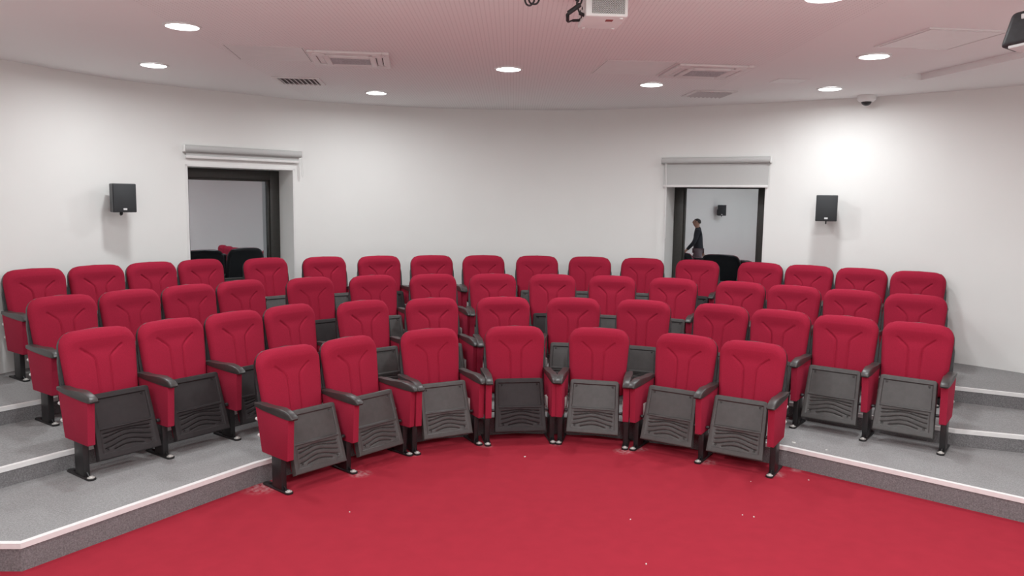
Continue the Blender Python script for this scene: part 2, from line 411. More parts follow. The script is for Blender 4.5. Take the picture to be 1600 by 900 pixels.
# ------------------------------------------------------------ windows and blinds
PANE = (math.radians(.5), math.radians(.32))         # panes turned slightly to shift their mirrored images
for i, w in enumerate((WL, WR)):
    d, n = wnorm(w); wid = (Vector(w[1]) - Vector(w[0])).length
    base = Vector(w[0]) + n * REVEAL
    root = link('window_%d' % (i + 1), None); root.location = (base.x, base.y, W_SILL); root.rotation_euler = (0, 0, math.atan2(d.y, d.x))
    tag(root, kind='structure')
    hh = W_HEAD - W_SILL; fw = 0.125; ft = 0.115
    bm = bmesh.new()
    bm_box(bm, 0.002, fw, 0, .07, 0.002, hh - .002, .004); bm_box(bm, wid - fw, wid - .002, 0, .07, 0.002, hh - .002, .004)
    bm_box(bm, fw, wid - fw, 0, .07, hh - ft, hh - .002, .004); bm_box(bm, fw, wid - fw, 0, .07, 0.002, ft, .004)
    for (x0, x1, z0, z1) in ((fw, fw + .022, ft, hh - ft), (wid - fw - .022, wid - fw, ft, hh - ft), (fw, wid - fw, hh - ft - .022, hh - ft), (fw, wid - fw, ft, ft + .022)):
        bm_box(bm, x0, x1, .028, .066, z0, z1, .003)
    link('window_frame', to_mesh(bm, 'window_frame', M_frame, 30), root)
    bm = bmesh.new(); bm_box(bm, fw + .004, wid - fw - .004, .045, .053, ft + .004, hh - ft - .004)
    pane = link('window_pane', to_mesh(bm, 'window_pane', M_glass), root)
    pane.rotation_euler = ((-.0045, 0)[i], 0, PANE[i])
    bm = bmesh.new()                                      # slim corner bead around the opening, on the wall face
    for (x0, x1, z0, z1) in ((wid + .001, wid + .026, 0, hh + .02), (-.026, -.001, 0, hh + .02), (-.026, wid + .026, hh + .001, hh + .026)):
        bm_box(bm, x0, x1, -REVEAL - .006, -REVEAL + .002, z0, z1, .001, 1)
    link('window_trim', to_mesh(bm, 'window_trim', M_white), root)
    # roller blind
    bx0 = {0: -.045, 1: -.055}[i]; bx1 = {0: wid + .085, 1: wid + .055}[i]
    drop = {0: .092, 1: .315}[i]
    lab = ('white roller blind wound almost fully up above the left window', 'pale grey roller blind pulled partly down over the right window')[i]
    bc = Vector(w[0]) - n * 0.052
    rb = thing('roller_blind', lab, 'blind', (bc.x, bc.y, 2.585), math.atan2(d.y, d.x), 'roller blinds above the windows')
    MX = Matrix.Rotation(math.pi / 2, 4, 'Y')
    bm = bmesh.new(); bm_lathe(bm, [(.039, 0), (.039, bx1 - bx0)], 24, Matrix.Translation((bx0, 0, 0)) @ MX)
    link('fabric_roll', to_mesh(bm, 'fabric_roll', M_blind, 40), rb)
    for xx, s in ((bx0, -1), (bx1, 1)):
        bm = bmesh.new()
        bm_box(bm, min(xx, xx + s * .012), max(xx, xx + s * .012), -.036, .050, -.040, .040, .008, 3)
        link('end_bracket', to_mesh(bm, 'end_bracket', M_white, 30), rb)
    bm = bmesh.new(); bm_box(bm, bx0 + .02, bx1 - .02, .018, .021, -drop + .01, .02)
    link('blind_fabric', to_mesh(bm, 'blind_fabric', M_blind), rb)
    bm = bmesh.new(); bm_box(bm, bx0 + .016, bx1 - .016,   .006, .032, -drop - .014, -drop + .016, .006)
    link('bottom_bar', to_mesh(bm, 'bottom_bar', M_offwhite, 30), rb)
    bm = bmesh.new()
    cx_ = bx0 + .05 if i else bx1 - .004
    zb = -.95 if i else -.25
    bm_tube(bm, [(cx_, -.02, -.03), (cx_ + .004, -.015, zb * .5), (cx_ + .010, -.015, zb), (cx_ + .022, -.012, zb - .02), (cx_ + .028, -.012, zb + .02), (cx_ + .022, -.012, zb * .5), (cx_ + .014, -.015, -.03)], .0035, 6)
    link('pull_chain', to_mesh(bm, 'pull_chain', M_white, 60), rb)

# ------------------------------------------------------------ chair part meshes (forward = -Y, origin on the floor under the backrest face)
RAKE = 0.16


def f_back(z):
    return -(z - 0.835) * RAKE


SEAM = [(.142, .824), (.116, .803), (.086, .778), (.066, .758), (.055, .735), (.050, .70), (.047, .62), (.046, .40)]
SEAM = [(p.x, p.y) for p in catmull([(x, z, 0) for x, z in SEAM], 5)]


def seg_dist(px, pz, P):
    b = 9.0
    for (x1, z1), (x2, z2) in zip(P[:-1], P[1:]):
        dx, dz = x2 - x1, z2 - z1; L = dx * dx + dz * dz
        t = max(0, min(1, ((px - x1) * dx + (pz - z1) * dz) / L)) if L > 0 else 0
        b = min(b, (px - x1 - t * dx) ** 2 + (pz - z1 - t * dz) ** 2)
    return math.sqrt(b)


def half_w(z):                                   # widest at the shoulder, slightly drawn in towards the seat
    return 0.236 + 0.030 * min(1, max(0, (z - .40) / .42)) ** .8


Z0, Z1, RC = .385, .942, .115


def cushion_mesh():
    bm = bmesh.new(); NZ, NX = 92, 84
    zs = []
    for j in range(NZ + 1):
        t = j / NZ
        zs.append(Z0 + (Z1 - Z0) * (1 - (1 - t) ** 1.35 if t > 0 else 0))
    grid = []
    for z in zs:
        w = half_w(z)
        if z > Z1 - RC:
            q = min(1, (z - (Z1 - RC)) / RC); w = w - RC + RC * math.sqrt(max(0, 1 - q ** 2.2)) ** (2 / 2.2 * 1.0)
        row = []
        for i in range(NX + 1):
            u = -1 + 2 * i / NX
            u = math.copysign(1 - (1 - abs(u)) ** 1.2, u)
            x = u * w
            W0 = half_w(z); qx = abs(x) - W0 + RC; qz = z - (Z1 - RC)
            sd = math.hypot(max(qx, 0), max(qz, 0)) + min(max(qx, qz), 0) - RC
            dd = max(0, -sd); e = .042
            s = 1 - min(dd / e, 1)
            y = -.044 * (1 - math.sqrt(max(0, 1 - s * s)))
            y += .010 * (1 - (x / W0) ** 2) + .011 * math.exp(-((z - .895) / .055) ** 2) * min(1, dd / .06)
            y -= .007 * math.exp(-((z - .800) / .045) ** 2) * max(0, 1 - (x / .19) ** 2)
            g = seg_dist(abs(x), z, SEAM)
            y -= .011 * math.exp(-(g / .0065) ** 2)
            crown = .014 * (1 - (x / .27) ** 2) * max(0, (z - .85) / .095) if z > .85 else 0
            row.append(bm.verts.new((x, -(f_back(z) + y), z + crown - (.006 if z > .93 else 0))))
        grid.append(row)
    for j in range(NZ):
        for i in range(NX):
            bm.faces.new((grid[j][i], grid[j][i + 1], grid[j + 1][i + 1], grid[j + 1][i]))
    # rim: back to the shell
    rim = grid[0] + [grid[j][NX] for j in range(1, NZ)] + grid[NZ][::-1] + [grid[j][0] for j in range(NZ - 1, 0, -1)]
    prev = rim
    back = [bm.verts.new((v.co.x * .995, max(v.co.y + .016, -f_back(v.co.z) + .052), v.co.z)) for v in rim]
    n = len(rim)
    for i in range(n):
        bm.faces.new((prev[i], prev[(i + 1) % n], back[(i + 1) % n], back[i]))
    bm.faces.new(back)
    return to_mesh(bm, 'backrest_cushion', M_red, 50)


def shell_mesh():
    pts = []
    half = [(.0, .36), (.20, .36), (.235, .385), (.252, .44), (.270, .52), (.277, .58), (.278, .70), (.276, .745), (.270, .78), (.268, .83)]
    for k in range(1, 9):
        a = k / 8 * math.pi / 2
        half.append((.268 - .112 + .112 * math.cos(a), .83 + .110 * math.sin(a)))
    half.append((.0, .950))
    outl = half + [(-x, z) for x, z in half[-2:0:-1]]
    bm = bmesh.new(); cx, cz_ = 0, .64
    rings = []
    for off, ins in ((-.050, 0), (-.074, 0), (-.086, .008), (-.092, .018), (-.092, .034), (-.084, .042)):
        ring = []
        for x, z in outl:
            sx = (abs(x) - ins) / abs(x) if abs(x) > .05 else 1 - ins / .27
            zz = z - ins if z > cz_ else z + ins
            if .40 < z < .84: zz = z
            ring.append(bm.verts.new((x * sx, -(f_back(z) + off), zz)))
        rings.append(ring)
    n = len(outl)
    for a, b in zip(rings[:-1], rings[1:]):
        for i in range(n): bm.faces.new((a[i], a[(i + 1) % n], b[(i + 1) % n], b[i]))
    bm.faces.new(rings[0]); bm.faces.new(rings[-1])
    return to_mesh(bm, 'back_shell', M_shell, 40)


PB = Vector((0, -.372, .112)); PT = Vector((0, -.236, .545))
PU = (PT - PB).normalized(); PL = (PT - PB).length
PN = Vector((0, PU.z * -1, PU.y)).normalized()          # outward, towards the front
if PN.y > 0: PN = -PN


def pan_pt(a, b, h):
    return Vector((a, 0, 0)) + PB + PU * b + PN * h


WAVE = []
for b0, amp, lim in ((.176, .012, .172), (.152, .030, .172), (.116, .038, .172), (.080, .042, .172), (.052, .036, .112)):
    WAVE.append((b0, amp, lim))


def pan_mesh():
    bm = bmesh.new(); NA, NB_ = 96, 104
    grid = []

    def hw(b): return .222 - .013 * b / PL
    def ss(x): x = max(0, min(1, x)); return x * x * (3 - 2 * x)
    for j in range(NB_ + 1):
        b = PL * j / NB_; row = []
        for i in range(NA + 1):
            u = -1 + 2 * i / NA; w = hw(b)
            rr = .032; x = u * w
            if b > PL - rr:
                q = (b - (PL - rr)) / rr; x = u * (w - rr + rr * math.sqrt(max(0, 1 - q * q)))
            dx = w - abs(x); h = 0.0
            ed = min(dx, b, PL - b)
            if ed < .010: h -= .010 * (1 - math.sqrt(max(0, 1 - (1 - ed / .010) ** 2)))
            ins = min(dx - .030, PL - .036 - b, b - .215)           # smooth upper recess
            h -= .010 * ss(ins / .006) if ins > 0 else 0
            if ins > 0: h -= .002
            ins2 = min(dx - .034, .204 - b, b - .040)               # lower recess that holds the wavy louvres
            if ins2 > 0:
                h -= .005 * ss(ins2 / .004)
                for b0, amp, lim in WAVE:
                    bw = b0 + amp * math.exp(-(x / .118) ** 2) - amp * .34
                    fade = ss((lim - abs(x)) / .012)
                    dv = b - bw
                    h -= .010 * math.exp(-(dv / .0034) ** 2) * fade
                    if 0 < dv < .03: h -= .0022 * (1 - dv / .03) * fade
            if .204 < b < .215 and dx > .034: h += .003
            for sx in (-1, 1):                                       # screw dimples
                for (ax, ab) in ((.155, PL - .055), (.150, .060)):
                    if math.hypot(x - sx * ax, b - ab) < .007: h -= .007
            row.append(bm.verts.new(pan_pt(x, b, h)))
        grid.append(row)
    for j in range(NB_):
        for i in range(NA): bm.faces.new((grid[j][i], grid[j][i + 1], grid[j + 1][i + 1], grid[j + 1][i]))
    rim = grid[0] + [grid[j][NA] for j in range(1, NB_)] + grid[NB_][::-1] + [grid[j][0] for j in range(NB_ - 1, 0, -1)]
    n = len(rim); back = [bm.verts.new(v.co - PN * .034) for v in rim]
    for i in range(n): bm.faces.new((rim[i], rim[(i + 1) % n], back[(i + 1) % n], back[i]))
    bm.faces.new(back)
    return to_mesh(bm, 'seat_pan', M_plastic, 40)


def basis(origin):
    M = Matrix(((1, PU.x, PN.x, origin.x), (0, PU.y, PN.y, origin.y), (0, PU.z, PN.z, origin.z), (0, 0, 0, 1)))
    return M


def seatpad_mesh():
    bm = bmesh.new()
    bm_box(bm, -.206, .206, .012, PL - .006, -.100, -.032, .028, 4, basis(PB))
    return to_mesh(bm, 'seat_cushion', M_red, 50)


def pivot_mesh(s):
    bm = bmesh.new()
    bm_lathe(bm, [(.011, 0), (.013, .004), (.013, .022), (.009, .026)], 16, Matrix.Translation((s * .219, -.305, .285)) @ Matrix.Rotation(s * math.pi / 2, 4, 'Y'))
    return to_mesh(bm, 'pivot', M_shell, 40)


def hinge_mesh(s):
    bm = bmesh.new()
    x0, x1 = sorted((s * .2545, s * .238))
    bm_box(bm, x0, x1, -.235, -.165, .30, .375, .003); bm_box(bm, x0, x1, -.215, -.150, .235, .275, .003)
    bm_box(bm, *sorted((s * .2545, s * .250)), -.235, -.150, .235, .375, .001, 1)
    return to_mesh(bm, 'hinge_bracket', M_zinc, 30)


def arm_mesh(s):
    bm = bmesh.new()
    top = [(.010, .588), (-.05, .591), (-.11, .589), (-.17, .590), (-.24, .596), (-.31, .600), (-.37, .596), (-.42, .583), (-.452, .566), (-.462, .552)]
    bot = [(-.455, .540), (-.42, .536), (-.34, .541), (-.22, .546), (-.10, .552), (.010, .560)]
    bm_prism(bm, top + bot, 'x', s * .28 - .031, s * .28 + .031, .010, 3)
    return to_mesh(bm, 'armrest', M_arm, 55)


def panel_mesh(s):
    bm = bmesh.new()
    o = [(.0, .562), (-.415, .545), (-.398, .246), (-.39, .240), (-.08, .240), (-.072, .246)]
    bm_prism(bm, o, 'x', s * .28 - .0255, s * .28 + .0255, .005, 2)
    return to_mesh(bm, 'side_panel', M_redpanel, 40)


def screw_mesh(z, s):
    bm = bmesh.new()
    y = .004 + (.562 - z) / .32 * -.072
    bm_lathe(bm, [(.0125, 0), (.0125, .020), (.008, .027)], 12, Matrix.Translation((s * .297, y - .004, z)) @ Matrix.Rotation(-math.pi / 2, 4, 'X'))
    return to_mesh(bm, 'screw', M_white, 40)


def leg_mesh(s):
    bm = bmesh.new(); bm_box(bm, s * .28 - .022, s * .28 + .022, -.312, -.192, .012, .262, .006)
    return to_mesh(bm, 'leg', M_leg, 40)


def foot_mesh(s):
    bm = bmesh.new(); o = []
    for k in range(9):
        a = math.pi * k / 8; o.append((s * .28 + .028 * math.cos(a), -.375 - .022 * math.sin(a)))
    for k in range(5):
        a = math.pi + math.pi * k / 4; o.append((s * .28 + .028 * math.cos(a), -.085 - .018 * math.sin(a)))
    bm_prism(bm, o, 'z', .0, .014, .003, 2)
    bm_prism(bm, [(-.19, .013), (-.115, .013), (-.19, .040)], 'x', s * .28 - .004, s * .28 + .004)
    bm_prism(bm, [(-.312, .013), (-.35, .013), (-.312, .040)], 'x', s * .28 - .004, s * .28 + .004)
    return to_mesh(bm, 'foot_plate', M_leg, 40)


def bolt_mesh(s):
    bm = bmesh.new()
    bm_lathe(bm, [(.024, .0135), (.024, .017), (.014, .019), (.012, .025), (.007, .027)], 14, Matrix.Translation((s * .28, -.366, 0)))
    return to_mesh(bm, 'anchor_bolt', M_bolt, 40)


pm = pan_mesh(); pm2 = pm.copy(); pm2.materials.clear(); pm2.materials.append(M_plastic_black)
DARK_PANS = {(1, 3), (2, 0), (2, 1), (2, 2), (2, 3), (3, 4), (3, 8), (4, 6), (4, 12)}     # seats with darker, blacker underside shells
ME = dict(pan_black=pm2, cushion=cushion_mesh(), shell=shell_mesh(), pan=pm, pad=seatpad_mesh())
for s in (-1, 1):
    ME['pivot', s] = pivot_mesh(s); ME['hinge', s] = hinge_mesh(s); ME['arm', s] = arm_mesh(s); ME['panel', s] = panel_mesh(s)
    ME['screw', s] = [screw_mesh(.470, s), screw_mesh(.355, s)]
    ME['leg', s] = leg_mesh(s); ME['foot', s] = foot_mesh(s); ME['bolt', s] = bolt_mesh(s)


def chair(c, z, sides, label, group, dark=False):
    t = thing('auditorium_chair', label, 'chair', (c[0], c[1], z), c[2], group)
    link('backrest', ME['cushion'], t); link('back_shell', ME['shell'], t)['label'] = 'black plastic back shell'
    p = link('seat_pan', ME['pan_black' if dark else 'pan'], t); p['label'] = ('black' if dark else 'charcoal grey') + ' plastic underside of the tipped-up seat with wavy louvres'
    link('seat_cushion', ME['pad'], p)
    for s in (-1, 1):
        link('pivot', ME['pivot', s], p)
    for s in sides:
        link('hinge_bracket', ME['hinge', s], t)['label'] = 'white metal hinge bracket'
        link('armrest', ME['arm', s], t)['label'] = 'dark grey plastic armrest'
        q = link('side_panel', ME['panel', s], t)
        for m in ME['screw', s]: link('screw', m, q)
        q = link('leg', ME['leg', s], t); q['label'] = 'black steel leg'
        link('foot_plate', ME['foot', s], q); link('anchor_bolt', ME['bolt', s], q)
    return t


ORD = ['first', 'second', 'third', 'fourth', 'fifth', 'sixth', 'seventh', 'eighth', 'ninth', 'tenth', 'eleventh', 'twelfth', 'thirteenth', 'fourteenth', 'fifteenth', 'sixteenth', 'seventeenth']
ROWTXT = {1: 'the front row on red carpet', 2: 'the second row on the lowest step', 3: 'the third row on the middle step', 4: 'the back row by the white wall'}
for r in (1, 2, 3, 4):
    n = len(ROWS[r]); nb = NBLK[r]
    for i, c in enumerate(ROWS[r]):
        if i < nb: sides = (-1, 1) if i == nb - 1 else (-1,)
        elif i >= n - nb: sides = (-1, 1) if i == n - nb else (1,)
        else: sides = (-1, 1)
        if i == 0: pos = 'left end chair'
        elif i == n - 1: pos = 'right end chair'
        elif i == n // 2: pos = 'middle chair'
        elif i < n // 2: pos = '%s chair from the left' % ORD[i]
        else: pos = '%s chair from the right' % ORD[n - 1 - i]
        chair(c, H[r - 1], sides, 'red %s of %s' % (pos, ROWTXT[r]), 'red auditorium chairs in curved rows', (r, i) in DARK_PANS)

# ------------------------------------------------------------ ceiling downlights
bm = bmesh.new(); bm_lathe(bm, [(.112, -.001), (.130, -.003), (.128, -.010), (.112, -.012), (.106, -.004)], 40, cap=False); ME_ring = to_mesh(bm, 'trim_ring', M_white, 40)
bm = bmesh.new(); bm_lathe(bm, [(.109, -.0035), (.106, -.009), (.090, -.014), (.05, -.017), (.01, -.018)], 40); ME_lens = to_mesh(bm, 'lens', M_lens, 60)


LD = bpy.data.lights.new('downlight_beam', 'AREA'); LD.shape = 'DISK'; LD.size = .20; LD.energy = LAMP_W; LD.color = LAMP_COL; LD.spread = math.radians(174)
LD2 = LD.copy(); LD2.energy = LAMP_W * 1.55          # unseen front lamps boosted to even out the wall brightness


def downlight(x, y, label, data=None):
    t = thing('ceiling_downlight', label, 'ceiling light', (x, y, ZC), 0, 'round ceiling downlights')
    link('trim_ring', ME_ring, t); link('lens', ME_lens, t)['label'] = 'glowing white lens'
    o = link('light', data or LD, t); o.location = (0, 0, -.020)


for x, y, lab in [(-2.35, 5.62, 'lit round ceiling downlight left of the left flat hatch, nearest on that side'),
                  (-3.312, 7.263, 'lit round ceiling downlight farthest to the left, near the left wall'),
                  (-1.561, 8.907, 'lit round ceiling downlight farthest back, right of the left louvred vent'),
                  (-.06, 7.199, 'lit round ceiling downlight in the middle, between the two air conditioners'),
                  (1.382, 8.007, 'lit round ceiling downlight behind the right air conditioner and its hatch'),
                  (2.87, 6.356, 'lit round ceiling downlight beside the far right square hatch'),
                  (3.233, 8.116, 'lit round ceiling downlight nearest the dome camera'),
                  (1.78, 4.611, 'lit round ceiling downlight cut by the top edge, right of the projector')]:
    downlight(x, y, lab)
for x, y, lab in [(-2.0, 3.3, 'round ceiling downlight over the left of the open red floor'), (.6, 3.0, 'round ceiling downlight over the middle of the open red floor'),
                  (3.4, 3.2, 'round ceiling downlight over the right of the open red floor'), (-2.6, 1.3, 'added unseen downlight over the left front edge of the bounce platform'), (3.6, 1.3, 'added unseen downlight over the right front edge of the bounce platform'),
                  (-1.0, .9, 'added unseen downlight left of the middle over the bounce platform front'), (1.9, .9, 'added unseen downlight right of the middle over the bounce platform front'),
                  (-2.2, -.9, 'added unseen downlight over the left of the bounce platform'),
                  (.4, -.6, 'added unseen downlight over the middle of the bounce platform'), (3.0, -.4, 'added unseen downlight over the right of the bounce platform')]:
    downlight(x, y, lab, LD2)  # lamps over the pale platform are unseen, added to brighten ceiling and chair fronts

# ------------------------------------------------------------ air conditioners, vents, hatches


def frame_at(cx, cy, rz): return dict(loc=(cx, cy, ZC), rz=rz)


def ring_prism(bm, hx, hy, ix, iy, z0, z1, bev=.003):
    for (x0, x1, y0, y1) in ((-hx, -ix, -hy, hy), (ix, hx, -hy, hy), (-ix, ix, -hy, -iy), (-ix, ix, iy, hy)):
        bm_box(bm, x0, x1, y0, y1, z0, z1, bev)


def cassette(cx, cy, rz, label):
    t = thing('air_conditioner', label, 'air conditioner', (cx, cy, ZC), rz, 'ceiling cassette air conditioners')
    bm = bmesh.new(); ring_prism(bm, .33, .34, .275, .285, -.020, 0.0, .005)
    ring_prism(bm, .215, .225, .165, .150, -.030, -.001, .006)
    for s in (-1, 1):                     # rounded corner blocks joining the outer frame and the grille
        for q in (-1, 1):
            bm_lathe(bm, [(.055, -.024), (.055, -.001)], 20, Matrix.Translation((s * .243, q * .253, 0)))
    link('housing', to_mesh(bm, 'housing', M_offwhite, 30), t)
    bm = bmesh.new(); bm_box(bm, -.275, .275, -.285, .285, -.004, -.001)
    link('air_slot', to_mesh(bm, 'air_slot', M_dark), t)['label'] = 'dark air outlet gap'
    for (x0, x1, y0, y1) in ((-.268, -.222, -.19, .19), (.222, .268, -.19, .19), (-.18, .18, -.278, -.232), (-.18, .18, .232, .278)):
        bm = bmesh.new(); bm_box(bm, x0, x1, y0, y1, -.018, -.008, .004); link('flap', to_mesh(bm, 'flap', M_offwhite, 30), t)
    bm = bmesh.new()
    bm_box(bm, -.166, .166, -.151, .151, -.020, -.010)
    for k in range(17):
        y = -.145 + k * .290 / 16; bm_box(bm, -.163, .163, y - .003, y + .003, -.026, -.019)
    link('intake_grille', to_mesh(bm, 'intake_grille', M_mesh, 30), t)['label'] = 'grey ribbed intake grille'


cassette(-1.41, 6.81, .13, 'white square air conditioner in the ceiling left of the projector')
cassette(1.715, 7.18, .09, 'white square air conditioner in the ceiling in front of the right vent')


def vent(cx, cy, rz, label):
    t = thing('ceiling_vent', label, 'vent', (cx, cy, ZC), rz, 'louvred ceiling vents')
    bm = bmesh.new(); ring_prism(bm, .235, .24, .19, .195, -.012, 0, .004)
    link('frame', to_mesh(bm, 'frame', M_offwhite, 30), t)
    bm = bmesh.new(); bm_box(bm, -.192, .192, -.197, .197, -.002, -.0005)
    link('backing', to_mesh(bm, 'backing', M_duct), t)['label'] = 'dark duct opening'
    for k in range(8):
        x = -.165 + k * .047
        bm = bmesh.new(); bm_box(bm, -.023, .023, -.193, .193, -.0015, .0015, 0, 1, Matrix.Translation((x, 0, -.011)) @ Matrix.Rotation(.55, 4, 'Y'))
        link('slat', to_mesh(bm, 'slat', M_slotgrey), t)


vent(-2.21, 8.11, .10, 'white louvred ceiling vent behind the left air conditioner')
vent(2.12, 8.62, .08, 'white louvred ceiling vent behind the right air conditioner')


def hatch(cx, cy, hx, hy, rz, label, gap=.006, drop=.004, rim=.02):
    t = thing('access_hatch', label, 'ceiling hatch', (cx, cy, ZC), rz, 'square ceiling hatches')
    bm = bmesh.new(); ring_prism(bm, hx, hy, hx - rim, hy - rim, -drop, 0, .001)
    link('frame', to_mesh(bm, 'frame', M_offwhite), t)
    bm = bmesh.new(); bm_box(bm, -hx + rim, hx - rim, -hy + rim, hy - rim, -.0015, 0)
    link('shadow_gap', to_mesh(bm, 'shadow_gap', M_dark), t)['label'] = 'thin dark joint'
    bm = bmesh.new(); bm_box(bm, -hx + rim + gap, hx - rim - gap, -hy + rim + gap, hy - rim - gap, -drop, -.001, .001, 1)
    link('door_panel', to_mesh(bm, 'door_panel', M_white), t)


hatch(-2.05, 6.64, .315, .33, .13, 'flat white ceiling hatch joined to the left air conditioner', .004, .003, .012)
hatch(1.05, 7.08, .315, .35, .09, 'flat white ceiling hatch joined to the right air conditioner', .004, .003, .012)
hatch(3.03, 5.70, .300, .325, .115, 'square white ceiling hatch beside the black unit at the top right', .010, .010, .022)
hatch(2.66, 7.68, .16, .13, .07, 'small faint ceiling hatch between the right vent and the dome camera light', .003, .0025, .008)

# ------------------------------------------------------------ dome camera
t = thing('dome_camera', 'small white dome camera under the ceiling by the right wall', 'camera', (3.83, 8.60, ZC))
bm = bmesh.new(); bm_lathe(bm, [(.092, 0), (.096, -.010), (.094, -.045), (.076, -.064), (.056, -.068)], 32); link('base', to_mesh(bm, 'base', M_white, 40), t)
bm = bmesh.new(); bm_lathe(bm, [(.052, -.066)] + [(.052 * math.cos(a * math.pi / 16), -.068 - .042 * math.sin(a * math.pi / 16)) for a in range(1, 8)] + [(.002, -.1105)], 28); link('dome', to_mesh(bm, 'dome', M_shell, 60), t)['label'] = 'black dome cover'

# ------------------------------------------------------------ wall speakers
bm = bmesh.new()
bm_prism(bm, [(-.112, .0), (.112, .0), (.092, .165), (-.092, .165)], 'z', -.145, .145, .008, 3); ME_cab = to_mesh(bm, 'cabinet', M_spkbox, 40)
bm = bmesh.new(); bm_box(bm, -.106, .106, -.012, .002, -.139, .139, .005, 2); ME_gr = to_mesh(bm, 'grille', M_spk, 40)
bm = bmesh.new(); bm_box(bm, -.018, .018, -.0145, -.011, -.122, -.103, .001, 1); ME_bad = to_mesh(bm, 'badge', M_badge)


def speaker(fx_, fy_, z, head, wx, wy, wn, label):
    """front centre (fx_, fy_, z), heading of the front, wall point behind it and the wall's inward direction"""
    t = thing('wall_speaker', label, 'speaker', (fx_, fy_, z), head, 'black wall speakers')
    link('cabinet', ME_cab, t); link('grille', ME_gr, t); link('badge', ME_bad, t)['label'] = 'small silver badge'
    R_ = Matrix.Rotation(-head, 4, 'Z')
    wp = R_ @ Vector((wx - fx_, wy - fy_, 0)); nn = (R_ @ Vector((wn[0], wn[1], 0))).normalized()
    bm = bmesh.new(); r0 = Vector((0, .16, -.06)); r1 = Vector((wp.x, wp.y, -.06)) + nn * .012
    bm_tube(bm, [r0, (r0 + r1) * .5, r1], .013, 10, 3)
    bm_tube(bm, [Vector((0, .10, -.14)), Vector((0, .10, -.165)), Vector((0, .15, -.165)), (r0 + r1) * .5], .008, 8, 3)
    ang = math.atan2(nn.x, -nn.y)
    bm_box(bm, -.03, .03, -.012, -.002, -.13, .02, .003, 2, Matrix.Translation((wp.x, wp.y, 0)) @ Matrix.Rotation(ang, 4, 'Z'))
    link('wall_bracket', to_mesh(bm, 'wall_bracket', M_leg, 40), t)


speaker(-3.94, 7.885, 2.03, .76, -4.10, 8.17, (.887, -.461), 'small black speaker on the white wall left of the left window')
speaker(3.497, 8.68, 2.025, -.39, 3.61, 8.93, (-.546, -.838), 'small black speaker on the white wall right of the right window')
speaker(-4.67, 1.10, 1.89, 2.43, -4.90, 1.0, (1, 0), 'small black speaker on the side wall, mirrored in the right window')

# ------------------------------------------------------------ ceiling projector with its cables
PX, PY, PRZ, PZ0 = .378, 4.325, .06, 3.055
t = thing('ceiling_projector', 'white projector with a perforated grille hanging from the ceiling', 'projector', (PX, PY, PZ0), PRZ)
pw, pd, ph = .232, .312, .112
bm = bmesh.new(); bm_box(bm, 0, pw, 0, pd, 0, ph, .010, 3); link('body', to_mesh(bm, 'body', M_white, 40), t)
bm = bmesh.new(); bm_box(bm, .034, pw - .018, -.003, .004, .016, ph - .010, .002, 1); link('grille_backing', to_mesh(bm, 'grille_backing', M_dark), t)['label'] = 'dark vent recess'
bm = bmesh.new()
nx_, nz_ = 19, 11; gx0, gx1, gz0, gz1 = .034, pw - .018, .016, ph - .010
for k in range(-nz_, nx_ + 1):                    # diamond lattice of thin bars
    sx_ = (gx1 - gx0) / nx_
    for sgn in (1, -1):
        xa = gx0 + k * sx_ if sgn == 1 else gx1 - k * sx_
        za = gz0; dxx = sgn * (gz1 - gz0); t0, t1 = 0.0, 1.0
        lo, hi = (gx0 - xa) / dxx, (gx1 - xa) / dxx
        if lo > hi: lo, hi = hi, lo
        t0 = max(0, lo); t1 = min(1, hi)
        if t1 - t0 < .02: continue
        pa = Vector((xa + dxx * t0, -.0045, za + (gz1 - gz0) * t0)); pb = Vector((xa + dxx * t1, -.0045, za + (gz1 - gz0) * t1))
        dv = (pb - pa).normalized(); nv = Vector((-dv.z, 0, dv.x)) * .0008
        vs = [bm.verts.new(p + o_ + Vector((0, yy, 0))) for yy in (0, -.001) for p, o_ in ((pa, nv), (pb, nv), (pb, -nv), (pa, -nv))]
        bm.faces.new(vs[4:]); bm.faces.new((vs[0], vs[1], vs[5], vs[4])); bm.faces.new((vs[2], vs[3], vs[7], vs[6]))
link('vent_grille', to_mesh(bm, 'vent_grille', M_white), t)
bm = bmesh.new()
for y, z in ((.10, .03), (.16, .03), (.22, .03), (.13, .07), (.20, .07)): bm_box(bm, -.003, .004, y - .014, y + .014, z - .007, z + .007, .002)
link('socket_panel', to_mesh(bm, 'socket_panel', M_dark), t)
bm = bmesh.new(); bm_box(bm, .125, .165, .07, .115, -.0015, .002, .0005, 1); link('sticker', to_mesh(bm, 'sticker', M_redbtn), t)['label'] = 'dull red sticker on the underside'
bm = bmesh.new()
for fx_, fy_ in ((.03, .28), (.20, .28), (.20, .03)): bm_lathe(bm, [(.010, .0), (.010, -.006), (.007, -.008)], 14, Matrix.Translation((fx_, fy_, 0)))
link('foot', to_mesh(bm, 'foot', M_offwhite, 40), t)
bm = bmesh.new(); bm_lathe(bm, [(.022, ph - .001), (.022, ZC - PZ0 - .006)], 20, Matrix.Translation((pw / 2, pd / 2, 0))); bm_lathe(bm, [(.06, ZC - PZ0 - .010), (.06, ZC - PZ0)], 28, Matrix.Translation((pw / 2, pd / 2, 0)))
link('ceiling_mount', to_mesh(bm, 'ceiling_mount', M_white, 40), t)


